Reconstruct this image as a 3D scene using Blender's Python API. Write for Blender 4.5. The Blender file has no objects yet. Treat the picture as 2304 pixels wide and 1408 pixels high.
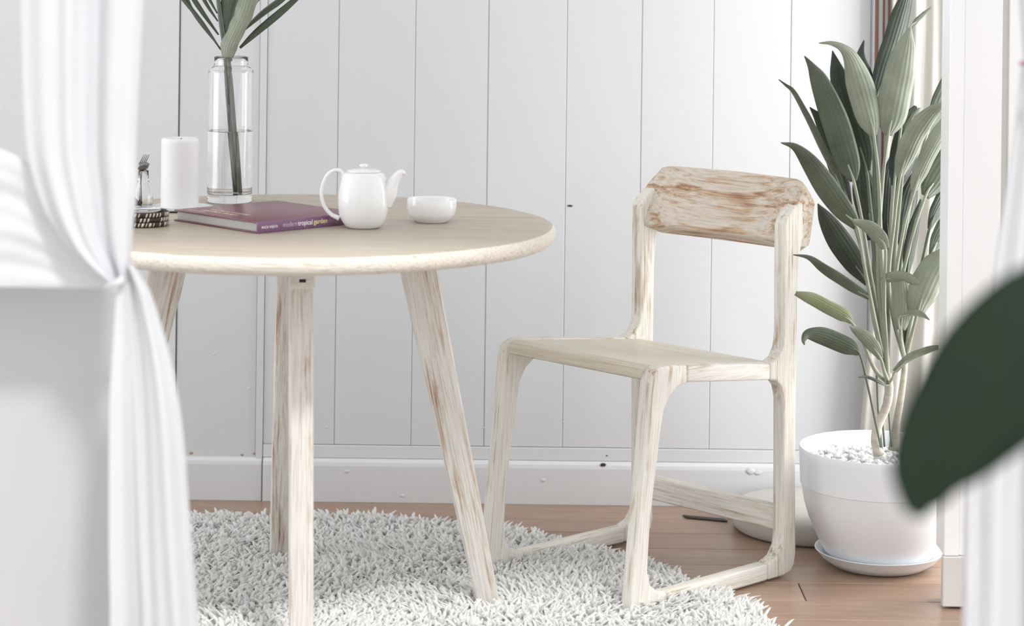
import bpy, bmesh, math, random
import numpy as np
from mathutils import Vector, Matrix

random.seed(7)
rng = np.random.default_rng(7)
sc = bpy.context.scene
COL = sc.collection

# ------------------------------------------------------------------ camera
F, CAM_H, ROLL, HY = 5200.0, 1.30, 0.012, -130.0      # focal length and horizon row in photo pixels
cam_d = bpy.data.cameras.new('camera')
cam = bpy.data.objects.new('camera', cam_d)
COL.objects.link(cam)
cam.location = (0, 0, CAM_H)
cam.rotation_euler = (Matrix.Rotation(math.radians(90), 3, 'X') @ Matrix.Rotation(ROLL, 3, 'Z')).to_euler()
cam_d.sensor_width = 36
cam_d.lens = 36 * F / 2304
cam_d.shift_y = (HY - 704) / 2304
cam_d.dof.use_dof = True
cam_d.dof.focus_distance = 4.72
cam_d.dof.aperture_fstop = 3.9
cam_d.clip_start = 0.05
sc.camera = cam

# ------------------------------------------------------------------ light and exposure
w = bpy.data.worlds.new('overcast_sky')
sc.world = w
w.use_nodes = True
bg = w.node_tree.nodes['Background']
bg.inputs['Color'].default_value = (0.97, 0.985, 1.0, 1)
bg.inputs['Strength'].default_value = 1.0
sun_d = bpy.data.lights.new('sun', 'SUN')
sun_d.energy = 1.9
sun_d.angle = math.radians(7)
sun_d.color = (1.0, 0.985, 0.96)
sun = bpy.data.objects.new('sun', sun_d)
COL.objects.link(sun)
sun.rotation_euler = Vector((-0.26, 0.60, -0.97)).to_track_quat('-Z', 'Y').to_euler()
win_d = bpy.data.lights.new('side_window_daylight', 'AREA')
win_d.shape = 'RECTANGLE'
win_d.size, win_d.size_y = 0.5, 1.6
win_d.energy = 14
win = bpy.data.objects.new('side_window_daylight', win_d)
COL.objects.link(win)
win.location = (1.42, 4.90, 0.85)
win.rotation_euler = Vector((-1, 0.4, -0.03)).to_track_quat('-Z', 'Y').to_euler()

left_fill_d = bpy.data.lights.new('left_fill_light', 'AREA')  # added fill lamp, no window stands there; lifts the left side
left_fill_d.shape = 'RECTANGLE'
left_fill_d.size, left_fill_d.size_y = 1.5, 1.7
left_fill_d.energy = 15
left_fill = bpy.data.objects.new('left_fill_light', left_fill_d)
COL.objects.link(left_fill)
left_fill.location = (-2.9, 4.1, 1.15)
left_fill.rotation_euler = Vector((1, 0.18, -0.05)).to_track_quat('-Z', 'Y').to_euler()

sc.view_settings.view_transform = 'Standard'
sc.view_settings.look = 'None'
sc.view_settings.gamma = 1
sc.view_settings.use_curve_mapping = False
sc.view_settings.exposure = 0.52
sc.cycles.use_denoising = True


# ------------------------------------------------------------------ helpers
def P(px, py, Y):
    """a point at depth Y that the photo shows at pixel (px, py)"""
    dx, dy = px - 1152, py - HY
    x, y = dx + ROLL * dy, dy - ROLL * dx
    return Vector((x * Y / F, Y, CAM_H - y * Y / F))


def lin(c):
    def g(v):
        v /= 255
        return v / 12.92 if v <= 0.04045 else ((v + 0.055) / 1.055) ** 2.4
    return (g(c[0]), g(c[1]), g(c[2]), 1)


WLOC = {}
WASHED = set()


def wloc(o):
    return WLOC.get(o.name, Vector((0, 0, 0))) if o else Vector((0, 0, 0))


def tag(o, label=None, cat=None, group=None, kind=None):
    if label: o['label'] = label
    if cat: o['category'] = cat
    if group: o['group'] = group
    if kind: o['kind'] = kind
    return o


def thing(name, loc, label, cat, group=None, rotz=0):
    o = bpy.data.objects.new(name, None)
    COL.objects.link(o)
    o.empty_display_size = 0.05
    o.location = loc
    o.rotation_euler = (0, 0, rotz)
    WLOC[o.name] = Vector(loc)
    return tag(o, label, cat, group)


def obj(name, data, mat, parent=None, smooth=True, local=False, origin=None, angle=None, grain=None):
    """data = (verts, faces) or bmesh, in world coordinates (or the parent's own when local)"""
    me = bpy.data.meshes.new(name)
    if isinstance(data, bmesh.types.BMesh):
        data.to_mesh(me)
        data.free()
    else:
        me.from_pydata([tuple(v) for v in data[0]], [], data[1])
    gr = None
    if any(m.name in WASHED for m in (mat if isinstance(mat, (list, tuple)) else [mat])):
        gr = [c for v in me.vertices for c in (grain(v.co) if grain else v.co)]
    off = Vector((0, 0, 0))
    if not local:
        if origin is not None:
            off = Vector(origin)
        elif parent is not None:
            off = wloc(parent)
        else:
            co = np.empty(len(me.vertices) * 3, dtype=np.float32)
            me.vertices.foreach_get('co', co)
            co = co.reshape(-1, 3)
            mn, mx = co.min(0), co.max(0)
            off = Vector(((mn[0] + mx[0]) / 2, (mn[1] + mx[1]) / 2, mn[2]))
        me.transform(Matrix.Translation(-off))
    if gr:
        at = me.attributes.new('grain', 'FLOAT_VECTOR', 'POINT')
        at.data.foreach_set('vector', gr)
    bm = bmesh.new()
    bm.from_mesh(me)
    bmesh.ops.recalc_face_normals(bm, faces=bm.faces)
    bm.to_mesh(me)
    bm.free()
    mats = mat if isinstance(mat, (list, tuple)) else [mat]
    for m in mats:
        me.materials.append(m)
    if smooth:
        me.polygons.foreach_set('use_smooth', [True] * len(me.polygons))
        if angle:
            me.set_sharp_from_angle(angle=math.radians(angle))
    o = bpy.data.objects.new(name, me)
    COL.objects.link(o)
    if parent is not None:
        o.parent = parent
        if local:
            WLOC[o.name] = wloc(parent)
        elif origin is not None:
            o.location = off - wloc(parent)
            WLOC[o.name] = off
        else:
            WLOC[o.name] = wloc(parent)
    else:
        o.location = off
        WLOC[o.name] = off
    return o


def box_data(x0, x1, y0, y1, z0, z1, bev=0.0, seg=1):
    bm = bmesh.new()
    bmesh.ops.create_cube(bm, size=1)
    for v in bm.verts:
        v.co = Vector((x0 + (v.co.x + .5) * (x1 - x0), y0 + (v.co.y + .5) * (y1 - y0), z0 + (v.co.z + .5) * (z1 - z0)))
    if bev:
        bmesh.ops.bevel(bm, geom=list(bm.edges), offset=bev, segments=seg, profile=0.5, affect='EDGES')
    return bm


def lathe(prof, center, n=48, closed=False):
    """prof: (radius, z) pairs around a vertical axis"""
    cx, cy, cz = center
    V, Fc = [], []
    for r, z in prof:
        for k in range(n):
            t = 2 * math.pi * k / n
            V.append((cx + r * math.cos(t), cy + r * math.sin(t), cz + z))
    m = len(prof)
    for i in range(m if closed else m - 1):
        j = (i + 1) % m
        for k in range(n):
            k2 = (k + 1) % n
            Fc.append((i * n + k, i * n + k2, j * n + k2, j * n + k))
    if not closed:
        if prof[0][0] > 1e-6: Fc.append(tuple(range(n)))
        if prof[-1][0] > 1e-6: Fc.append(tuple((m - 1) * n + k for k in range(n)))
    bm = bmesh.new()
    vs = [bm.verts.new(v) for v in V]
    for f in Fc:
        try:
            bm.faces.new([vs[i] for i in f])
        except ValueError:
            pass
    bmesh.ops.remove_doubles(bm, verts=bm.verts, dist=1e-6)
    return bm


def spline(pts, n):
    """Catmull-Rom through the given vectors (any dimension), n samples"""
    p = [np.array(q, dtype=float) for q in pts]
    p = [2 * p[0] - p[1]] + p + [2 * p[-1] - p[-2]]
    out = []
    m = len(p) - 3
    for k in range(n):
        t = k / (n - 1) * m
        i = min(int(t), m - 1)
        t -= i
        a, b, c, d = p[i:i + 4]
        out.append(list(map(float, 0.5 * (2 * b + (c - a) * t + (2 * a - 5 * b + 4 * c - d) * t * t + (3 * b - a - 3 * c + d) * t ** 3))))
    return out


def tube(pts, rad, n=8, seg=16, flat=1.0):
    """tube along a smooth path; rad: list of radii at the given points"""
    q = spline([list(p) + [r] for p, r in zip(pts, rad)], seg)
    V, Fc = [], []
    up = Vector((0.13, 0.97, 0.21))
    for i, s in enumerate(q):
        c = Vector(s[:3])
        a = Vector(q[max(i - 1, 0)][:3])
        b = Vector(q[min(i + 1, len(q) - 1)][:3])
        t = (b - a).normalized()
        u = t.cross(up)
        if u.length < 1e-3: u = t.cross(Vector((1, 0, 0)))
        u.normalize()
        v = u.cross(t)
        for k in range(n):
            an = 2 * math.pi * k / n
            V.append(c + s[3] * (math.cos(an) * u + flat * math.sin(an) * v))
    for i in range(len(q) - 1):
        for k in range(n):
            k2 = (k + 1) % n
            Fc.append((i * n + k, i * n + k2, (i + 1) * n + k2, (i + 1) * n + k))
    Fc.append(tuple(range(n)))
    Fc.append(tuple((len(q) - 1) * n + k for k in range(n)))
    return V, Fc


def prism(poly, x0, x1, bev=0.003, seg=2, m=None):
    """2-D outline (y, z) extruded from x0 to x1 with bevelled rims; m maps (x, y, z) onwards"""
    bm = bmesh.new()
    a = [bm.verts.new((x0, y, z)) for y, z in poly]
    b = [bm.verts.new((x1, y, z)) for y, z in poly]
    fa, fb = bm.faces.new(a), bm.faces.new(b[::-1])
    n = len(poly)
    for i in range(n):
        bm.faces.new((a[i], b[i], b[(i + 1) % n], a[(i + 1) % n]))
    bmesh.ops.recalc_face_normals(bm, faces=bm.faces)
    if bev:
        ed = [e for e in bm.edges if fa in e.link_faces or fb in e.link_faces]
        ed += [e for e in bm.edges if e not in ed and len(e.link_faces) == 2 and e.calc_face_angle(0) > 0.7]
        bmesh.ops.bevel(bm, geom=ed, offset=bev, segments=seg, profile=0.5, affect='EDGES', clamp_overlap=True)
    if m:
        for v in bm.verts:
            v.co = m(v.co)
    return bm


# ------------------------------------------------------------------ materials
def new_mat(name):
    m = bpy.data.materials.new(name)
    m.use_nodes = True
    nt = m.node_tree
    return m, nt, nt.nodes['Principled BSDF'], nt.nodes['Material Output']


def node(nt, t, **kw):
    n = nt.nodes.new(t)
    for k, v in kw.items():
        setattr(n, k, v)
    return n


def coords(nt, scale=(1, 1, 1), attr=None):
    tc = node(nt, 'ShaderNodeAttribute', attribute_name=attr) if attr else node(nt, 'ShaderNodeTexCoord')
    mp = node(nt, 'ShaderNodeMapping')
    mp.inputs['Scale'].default_value = scale
    nt.links.new(tc.outputs['Vector' if attr else 'Object'], mp.inputs['Vector'])
    return mp.outputs['Vector']


def noise(nt, vec, scale, detail=3, rough=0.55, dist=0.0):
    n = node(nt, 'ShaderNodeTexNoise')
    n.inputs['Scale'].default_value = scale
    n.inputs['Detail'].default_value = detail
    n.inputs['Roughness'].default_value = rough
    n.inputs['Distortion'].default_value = dist
    nt.links.new(vec, n.inputs['Vector'])
    return n.outputs['Fac']


def ramp(nt, fac, stops):
    r = node(nt, 'ShaderNodeValToRGB')
    e = r.color_ramp.elements
    while len(e) < len(stops): e.new(0.5)
    for k, (p, c) in enumerate(stops):
        e[k].position = p
        e[k].color = c if len(c) == 4 else lin(c)
    nt.links.new(fac, r.inputs['Fac'])
    return r.outputs['Color']


def mixc(nt, fac, a, b, blend='MIX'):
    n = node(nt, 'ShaderNodeMix', data_type='RGBA', blend_type=blend)
    for s, v in (('Factor', fac), ('A', a), ('B', b)):
        sock = [i for i in n.inputs if i.name == s and (i.type == 'RGBA' or s == 'Factor') and i.enabled][0]
        if hasattr(v, 'links'):
            nt.links.new(v, sock)
        else:
            sock.default_value = v if s == 'Factor' else (v if len(v) == 4 else lin(v))
    return [o for o in n.outputs if o.type == 'RGBA'][0]


def bump(nt, height, strength, dist, bsdf):
    b = node(nt, 'ShaderNodeBump')
    b.inputs['Strength'].default_value = strength
    b.inputs['Distance'].default_value = dist
    nt.links.new(height, b.inputs['Height'])
    nt.links.new(b.outputs['Normal'], bsdf.inputs['Normal'])


def plain(name, c, rough=0.5, var=0.0, vscale=8, bmp=0.0, bscale=60, bdist=0.001, spec=0.5, metal=0.0, stretch=(1, 1, 1), coat=0.0):
    m, nt, b, out = new_mat(name)
    b.inputs['Base Color'].default_value = lin(c)
    b.inputs['Roughness'].default_value = rough
    b.inputs['Metallic'].default_value = metal
    b.inputs['Specular IOR Level'].default_value = spec
    b.inputs['Coat Weight'].default_value = coat
    v = coords(nt, stretch)
    if var:
        d = [max(0, x * (1 - var)) for x in c]
        u = [min(255, x * (1 + var)) for x in c]
        nt.links.new(ramp(nt, noise(nt, v, vscale, 4), [(0.3, d), (0.7, u)]), b.inputs['Base Color'])
    if bmp:
        bump(nt, noise(nt, v, bscale, 4), bmp, bdist, b)
    return m


def washed_wood(name, axis, white, tan, brown, cover=0.5, rough=0.62, bmp=0.5, fine=1.0):
    """white-washed teak: wash left in streaks along the grain, bare brown wood between, cracks"""
    m, nt, b, out = new_mat(name)
    WASHED.add(m.name)
    s = [1.0, 1.0, 1.0]
    s[axis] = 0.028
    v = coords(nt, s, 'grain')
    warp = [1.0, 1.0, 1.0]
    warp[axis] = 0.25
    v2 = coords(nt, warp, 'grain')
    streak = noise(nt, v, 130 * fine, 5, 0.65, 0.6)
    grain = noise(nt, v, 330 * fine, 3, 0.6, 0.3)
    patch = noise(nt, v2, 22, 4, 0.6, 0.8)
    mix = node(nt, 'ShaderNodeMath', operation='MULTIPLY_ADD')
    nt.links.new(patch, mix.inputs[0])
    mix.inputs[1].default_value = 0.7
    nt.links.new(streak, mix.inputs[2])
    lo = 0.92 - cover * 0.36
    r = ramp(nt, mix.outputs[0], [(0.0, brown), (lo - 0.20, brown), (lo - 0.05, tan), (lo + 0.06, white), (1.0, white)])
    c2 = ramp(nt, grain, [(0.30, (205, 192, 178)), (0.55, (255, 255, 255))])
    col = mixc(nt, 0.55, r, c2, 'MULTIPLY')
    nt.links.new(col, b.inputs['Base Color'])
    b.inputs['Roughness'].default_value = rough
    add = node(nt, 'ShaderNodeMath', operation='ADD')
    nt.links.new(streak, add.inputs[0])
    nt.links.new(grain, add.inputs[1])
    bump(nt, add.outputs[0], bmp, 0.0016, b)
    return m


def glass(name, ior=1.45, rough=0.0, tint=(1, 1, 1, 1)):
    m, nt, b, out = new_mat(name)
    b.inputs['Base Color'].default_value = tint
    b.inputs['Transmission Weight'].default_value = 1
    b.inputs['Roughness'].default_value = rough
    b.inputs['IOR'].default_value = ior
    return m


def fabric(name, c, translucency=0.4, rough=0.9):
    m, nt, b, out = new_mat(name)
    v = coords(nt)
    col = ramp(nt, noise(nt, v, 5, 3), [(0.3, [x * 0.985 for x in c]), (0.7, c)])
    nt.links.new(col, b.inputs['Base Color'])
    b.inputs['Roughness'].default_value = rough
    b.inputs['Specular IOR Level'].default_value = 0.1
    t = node(nt, 'ShaderNodeBsdfTranslucent')
    nt.links.new(col, t.inputs['Color'])
    mx = node(nt, 'ShaderNodeMixShader')
    mx.inputs['Fac'].default_value = translucency
    nt.links.new(b.outputs[0], mx.inputs[1])
    nt.links.new(t.outputs[0], mx.inputs[2])
    nt.links.new(mx.outputs[0], out.inputs['Surface'])
    bump(nt, noise(nt, v, 700, 2), 0.15, 0.0004, b)
    return m


def leaf_mat(name, dark, light, rough=0.42, transl=0.12):
    m, nt, b, out = new_mat(name)
    tc = node(nt, 'ShaderNodeTexCoord')
    sep = node(nt, 'ShaderNodeSeparateXYZ')
    nt.links.new(tc.outputs['UV'], sep.inputs[0])
    # fine parallel ribs that run along the blade (u across, v along)
    wv = node(nt, 'ShaderNodeMath', operation='MULTIPLY')
    nt.links.new(sep.outputs[0], wv.inputs[0])
    wv.inputs[1].default_value = 42
    sn = node(nt, 'ShaderNodeMath', operation='SINE')
    nt.links.new(wv.outputs[0], sn.inputs[0])
    n = noise(nt, coords(nt), 16, 4)
    col = ramp(nt, n, [(0.25, dark), (0.75, light)])
    mr = node(nt, 'ShaderNodeMapRange')
    mr.inputs['From Min'].default_value = 0.5
    mr.inputs['From Max'].default_value = 1.0
    mr.inputs['To Max'].default_value = 0.28
    nt.links.new(sn.outputs[0], mr.inputs['Value'])
    col = mixc(nt, mr.outputs[0], col, light)
    nt.links.new(col, b.inputs['Base Color'])
    b.inputs['Roughness'].default_value = rough
    bump(nt, sn.outputs[0], 0.35, 0.0008, b)
    t = node(nt, 'ShaderNodeBsdfTranslucent')
    nt.links.new(col, t.inputs['Color'])
    mx = node(nt, 'ShaderNodeMixShader')
    mx.inputs['Fac'].default_value = transl
    nt.links.new(b.outputs[0], mx.inputs[1])
    nt.links.new(t.outputs[0], mx.inputs[2])
    nt.links.new(mx.outputs[0], out.inputs['Surface'])
    return m


M = {}
M['board'] = plain('painted_board', (205, 207, 210), 0.55, 0.010, 3, 0.18, 40, 0.0012, stretch=(1, 1, 0.06))
M['rail'] = plain('painted_rail', (210, 212, 215), 0.5, 0.012, 3, 0.25, 40, 0.0012, stretch=(0.06, 1, 1))
M['plaster'] = plain('rough_plaster', (210, 212, 214), 0.75, 0.015, 6, 0.7, 55, 0.003)
M['smooth_wall'] = plain('smooth_white_wall', (184, 185, 187), 0.6, 0.01, 2)
M['bright_wall'] = plain('white_gloss_wall', (248, 250, 252), 0.45, 0.005, 2)
M['grey_base'] = plain('grey_white_plinth', (214, 213, 209), 0.5, 0.01, 3)
M['gap'] = plain('dark_gap', (206, 206, 207), 0.9, 0.05, 20)
M['hole'] = plain('dark_knot_hole', (58, 46, 42), 0.9, 0.1, 50)
M['rust'] = plain('rust_spot', (168, 140, 122), 0.9, 0.1, 50)
M['terrace'] = plain('terrace_screed', (196, 190, 182), 0.8, 0.05, 3)
M['ceil'] = plain('white_ceiling', (236, 236, 236), 0.8, 0.01, 2)


def plank_mat(name, a, b_):
    m, nt, b, out = new_mat(name)
    v = coords(nt, (0.08, 1, 1))
    n1 = noise(nt, v, 40, 5, 0.6, 0.8)
    n2 = noise(nt, v, 190, 3, 0.6)
    col = ramp(nt, n1, [(0.25, a), (0.75, b_)])
    col = mixc(nt, 0.3, col, ramp(nt, n2, [(0.35, (196, 180, 168)), (0.6, (255, 255, 255))]), 'MULTIPLY')
    nt.links.new(col, b.inputs['Base Color'])
    b.inputs['Roughness'].default_value = 0.33
    bump(nt, n2, 0.06, 0.0006, b)
    return m


PLANKS = [plank_mat('floor_plank_wood_a', (146, 119, 102), (168, 142, 122)),
          plank_mat('floor_plank_wood_b', (154, 127, 109), (176, 150, 130)),
          plank_mat('floor_plank_wood_c', (140, 113, 97), (162, 135, 116))]

WHITE, TAN, BROWN = (226, 223, 216), (200, 188, 171), (146, 114, 90)
M['wood_x'] = washed_wood('whitewashed_wood_x', 0, WHITE, TAN, BROWN, 0.45)
M['wood_y'] = washed_wood('whitewashed_wood_y', 1, WHITE, TAN, BROWN, 0.5)
M['wood_z'] = washed_wood('whitewashed_wood_z', 2, WHITE, TAN, BROWN, 0.5)
M['leg_z'] = washed_wood('whitewashed_leg', 2, (228, 224, 219), (206, 190, 176), (150, 104, 82), 0.42, bmp=0.8, fine=1.1)
M['top_x'] = washed_wood('cream_tabletop', 0, (186, 176, 161), (174, 159, 138), (142, 119, 95), 0.60, rough=0.42, bmp=0.12, fine=0.6)
M['seat_x'] = washed_wood('cream_seat', 0, (213, 205, 190), (204, 193, 174), (180, 160, 138), 0.78, rough=0.42, bmp=0.12, fine=0.6)
M['edge_x'] = washed_wood('distressed_edge', 0, (228, 222, 212), (206, 192, 172), (172, 140, 114), 0.7, bmp=0.9)
M['back_x'] = washed_wood('bare_backrest', 0, (212, 203, 191), (194, 168, 142), (150, 110, 82), 0.30, bmp=1.0, fine=0.8)
M['ceramic'] = plain('white_porcelain', (238, 238, 239), 0.12, coat=0.3)
M['matte_pot'] = plain('matte_white_pot', (236, 240, 244), 0.5, 0.006, 3)
M['wax'] = plain('white_wax', (226, 226, 228), 0.55)
M['wax'].node_tree.nodes['Principled BSDF'].inputs['Subsurface Weight'].default_value = 0.3
M['wax'].node_tree.nodes['Principled BSDF'].inputs['Subsurface Scale'].default_value = 0.01
M['glass'] = glass('clear_glass')
M['water'] = glass('clear_water', 1.33)
M['steel'] = plain('polished_steel', (128, 126, 128), 0.22, metal=1.0)
M['purple'] = plain('plum_book_cloth', (112, 58, 72), 0.32, 0.02, 5, 0.1, 800, 0.0002)
M['spine'] = plain('lavender_plum_spine', (132, 96, 130), 0.25, 0.02, 5)
M['paper'] = plain('book_pages', (176, 175, 172), 0.8, 0.05, 300, stretch=(0.02, 0.02, 9))
M['t_white'] = plain('white_print', (244, 240, 240), 0.5)
M['t_lav'] = plain('pale_lavender_print', (214, 202, 216), 0.5)
M['t_yellow'] = plain('pale_yellow_print', (238, 232, 160), 0.5)
M['t_grey'] = plain('grey_print', (170, 150, 168), 0.5)
M['t_gold'] = plain('gold_print', (242, 228, 186), 0.4)
M['coil'] = plain('dark_woven_fibre', (62, 44, 38), 0.7, 0.2, 90, 0.5, 300, 0.001)
M['stitch'] = plain('pale_stitch', (224, 214, 200), 0.7)
M['pebble'] = plain('white_pebble', (238, 238, 238), 0.6, 0.02, 60)
M['pile'] = fabric('white_shag_pile', (252, 252, 251), 0.5)
M['rugbase'] = plain('rug_backing', (226, 224, 220), 0.95)
M['stone'] = plain('pale_grey_stone', (196, 193, 188), 0.7, 0.03, 12, 0.2, 90, 0.001)
M['black'] = plain('black_metal', (32, 30, 34), 0.45)
M['cloth'] = fabric('white_voile', (226, 227, 230), 0.35)
M['cloth_in'] = fabric('ivory_voile', (212, 210, 205), 0.3)
M['brownwood'] = plain('brown_window_wood', (128, 88, 70), 0.5, 0.1, 30, stretch=(1, 1, 0.05))
M['leaf_pale_lit'] = leaf_mat('lit_sage_leaf', (120, 128, 110), (152, 159, 142))  # leaf tone with the light on lit blades put into the colour
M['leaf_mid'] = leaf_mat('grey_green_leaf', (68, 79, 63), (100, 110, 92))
M['leaf_shaded'] = leaf_mat('shaded_green_leaf', (40, 49, 40), (66, 77, 63))  # darker copy for rear blades, their shade painted into the colour
M['leaf_yellow'] = leaf_mat('yellowed_leaf', (128, 136, 98), (152, 160, 124))
M['petiole'] = plain('pale_petiole', (148, 154, 136), 0.5, 0.06, 20, stretch=(1, 1, .2))
M['petiole_dark'] = plain('grey_green_petiole', (98, 108, 90), 0.5, 0.06, 20, stretch=(1, 1, .2))
M['trunk'] = plain('ringed_stem_bark', (184, 177, 164), 0.8, 0.12, 60, 0.5, 120, 0.002, stretch=(.3, .3, 1))
M['rubber'] = leaf_mat('rubber_plant_leaf', (9, 27, 11), (17, 37, 19), 0.55, 0.03)
M['rubber'].node_tree.nodes['Principled BSDF'].inputs['Specular IOR Level'].default_value = 0.25
M['rubber_stem'] = plain('rubber_plant_stem', (70, 72, 56), 0.7, 0.1, 30)
M['terracotta'] = plain('grey_planter', (150, 148, 144), 0.7, 0.03, 8)
M['frond'] = leaf_mat('palm_leaflet', (58, 68, 54), (88, 98, 80), 0.35)
M['frond_stem'] = plain('palm_stalk', (78, 86, 70), 0.4, 0.12, 40, stretch=(1, 1, .1))
M['mauve'] = plain('mauve_cord', (176, 140, 158), 0.7)

# ------------------------------------------------------------------ the setting
DW = 5.36                                              # depth of the back wall


def struct(name, data, mat, parent=None, smooth=False):
    o = obj(name, data, mat, parent, smooth)
    if parent is None:
        o['kind'] = 'structure'
    return o


XC = P(401, 300, DW).x                                 # where plaster meets boards
back = struct('wall_back', box_data(-3.2, 3.2, DW + 0.012, DW + 0.12, 0, 2.62), M['gap'])
struct('wall_left', box_data(-3.2, XC - 0.0006, DW - 0.004, DW + 0.0125, 0.0, 2.6, 0.002), M['plaster'])
board_px = [401, 581, 597, 758, 930, 1095, 1271, 1440, 1601, 1775, 1955, 2130, 2300]
bx = [P(p, 500, DW).x for p in board_px]
while bx[-1] < 3.0:
    bx.append(bx[-1] + 0.176)
for i in range(len(bx) - 1):
    d = [0.0, -0.004, 0.0005, 0.0, 0.0006, -0.0003, 0.0005, 0.0, 0.0004, -0.0004][i % 10]
    z0 = 0.0 if i < 1 else (0.0 if i == 1 else 0.1305)
    g = 0.0004
    struct('panel', box_data(bx[i] + g, bx[i + 1] - g, DW + d, DW + 0.0125, z0, 2.6, 0.0013), M['board'], back)
struct('trim_1', box_data(bx[2] + 0.001, 3.1, DW - 0.003, DW + 0.0125, 0.1, 0.1295, 0.0012), M['rail'])
bb_poly = [(0.0122, 0.0), (-0.014, 0.0), (-0.014, 0.084), (-0.012, 0.092), (-0.006, 0.099), (0.0122, 0.101)]
bbo = lambda co: Vector((co.x, DW + co.y, co.z))
struct('baseboard_back', prism(bb_poly, bx[2] + 0.002, 3.1, 0.0008, 1, bbo), M['rail'])
struct('baseboard_left', prism([(y + 0.004, z) for y, z in bb_poly], -3.1, bx[2] - 0.001, 0.0008, 1, bbo), M['rail'])


def blob(px, py, Y, r, mat, parent, name, sx=1.3, sz=0.8):
    c = P(px, py, Y)
    bm = bmesh.new()
    bmesh.ops.create_icosphere(bm, subdivisions=2, radius=1)
    for v in bm.verts:
        k = 1 + random.uniform(-.2, .2)
        v.co = Vector((c.x + v.co.x * r * sx * k, Y + v.co.y * 0.0012, c.z + v.co.z * r * sz * k))
    return obj(name, bm, mat, parent)


bb = bpy.data.objects['baseboard_back']
blob(1357, 1045, DW - 0.0135, 0.0055, M['hole'], bb, 'knot_hole')
blob(1365, 1025, DW - 0.003, 0.002, M['hole'], back, 'knot_hole')
blob(1283, 463, DW - 0.0002, 0.004, M['hole'], back, 'nail_mark', 1.6, 0.6)
for px, py, r in ((430, 1019, .004), (545, 1023, .003), (572, 1020, .003)):
    blob(px, py, DW - 0.0002, r, M['rust'], back, 'rust_mark')
for px, py, r in ((481, 797, .0025), (561, 873, .003), (735, 961, .002), (1088, 962, .0022), (1134, 722, .002), (1268, 950, .002)):
    blob(px, py, DW - 0.0002, r, M['gap'], back, 'nail_mark')
for px, py, r in ((780, 1060, .004), (905, 1115, .004), (1222, 1080, .005), (1690, 1060, .009), (1705, 1063, .007)):
    blob(px, py, DW - 0.0145, r, M['rail'], bb, 'paint_blister')

# floor of long planks, parallel to the wall
fl = struct('floor', box_data(-3.2, 3.2, 2.3, DW + 0.1, -0.06, -0.02), M['hole'])
y, row = DW - 0.002, 0
while y > 2.35:
    wd = 0.128
    x = -3.15 - (row * 0.77) % 1.9
    while x < 3.1:
        x1 = x + 1.9
        a, b_ = max(x, -3.15), min(x1, 3.15)
        if b_ - a > 0.05:
            struct('plank', box_data(a + .0008, b_ - .0008, y - wd + .0008, y - .0008, -0.02, random.uniform(-.0006, 0), 0.0012),
                   PLANKS[(row * 2 + int(x * 3)) % 3], fl)
        x = x1
    y -= wd
    row += 1
struct('floor_terrace', box_data(-4, 4, -4, 2.298, -0.08, -0.002), M['terrace'])
struct('wall_front', box_data(-3.2, 3.2, 3.02, 3.14, 2.50, 2.62), M['smooth_wall'])
struct('ceiling', box_data(-3.2, 3.2, 3.02, 5.0, 2.621, 2.70), M['ceil'])
# half-height wall left of the opening
YH = 3.10
HWX = P(268, 900, YH).x
struct('wall_half', box_data(-3.2, HWX, YH, YH + 0.11, 0, P(130, 645, YH).z, 0.006, 2), M['smooth_wall'])
# wall end on the right with jamb and plinth
YP = 4.55
XP = P(2129, 700, YP).x
right = struct('wall_right', box_data(XP + 0.012, 1.5, YP + 0.012, YP + 0.07, 0, 2.62), M['grey_base'])
struct('panel', box_data(XP, XP + 0.029, YP - 0.006, YP + 0.08, 0.1035, 2.6, 0.002), M['bright_wall'], right)
struct('panel', box_data(XP + 0.0295, P(2254, 300, YP).x, YP, YP + 0.02, 0.1035, 2.6, 0.002), M['bright_wall'], right)
struct('panel', box_data(P(2270, 300, YP).x, 1.5, YP, YP + 0.02, 0.1035, 2.6, 0.002), M['bright_wall'], right)
struct('baseboard_right', box_data(XP - 0.002, 1.5, YP - 0.008, YP + 0.0119, 0.004, 0.103, 0.002), M['grey_base'])
# brown and white wooden window post behind the plant
wx = [P(p, 80, DW - 0.02).x for p in (1966, 1974, 1984, 1988, 1998)]
win1 = struct('window_1', box_data(wx[0], wx[4], DW - 0.03, DW - 0.006, 0.14, 2.5, 0.001), M['rail'])
struct('strip', box_data(wx[0], wx[1], DW - 0.036, DW - 0.0301, 0.14, 2.5, 0.001), M['brownwood'], win1)
struct('strip', box_data(wx[2], wx[3], DW - 0.034, DW - 0.0301, 0.14, 2.5, 0.001), M['brownwood'], win1)
struct('strip', box_data(wx[4] - .003, wx[4] + .002, DW - 0.036, DW - 0.0301, 0.14, 2.5, 0.001), M['brownwood'], win1)


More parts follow.
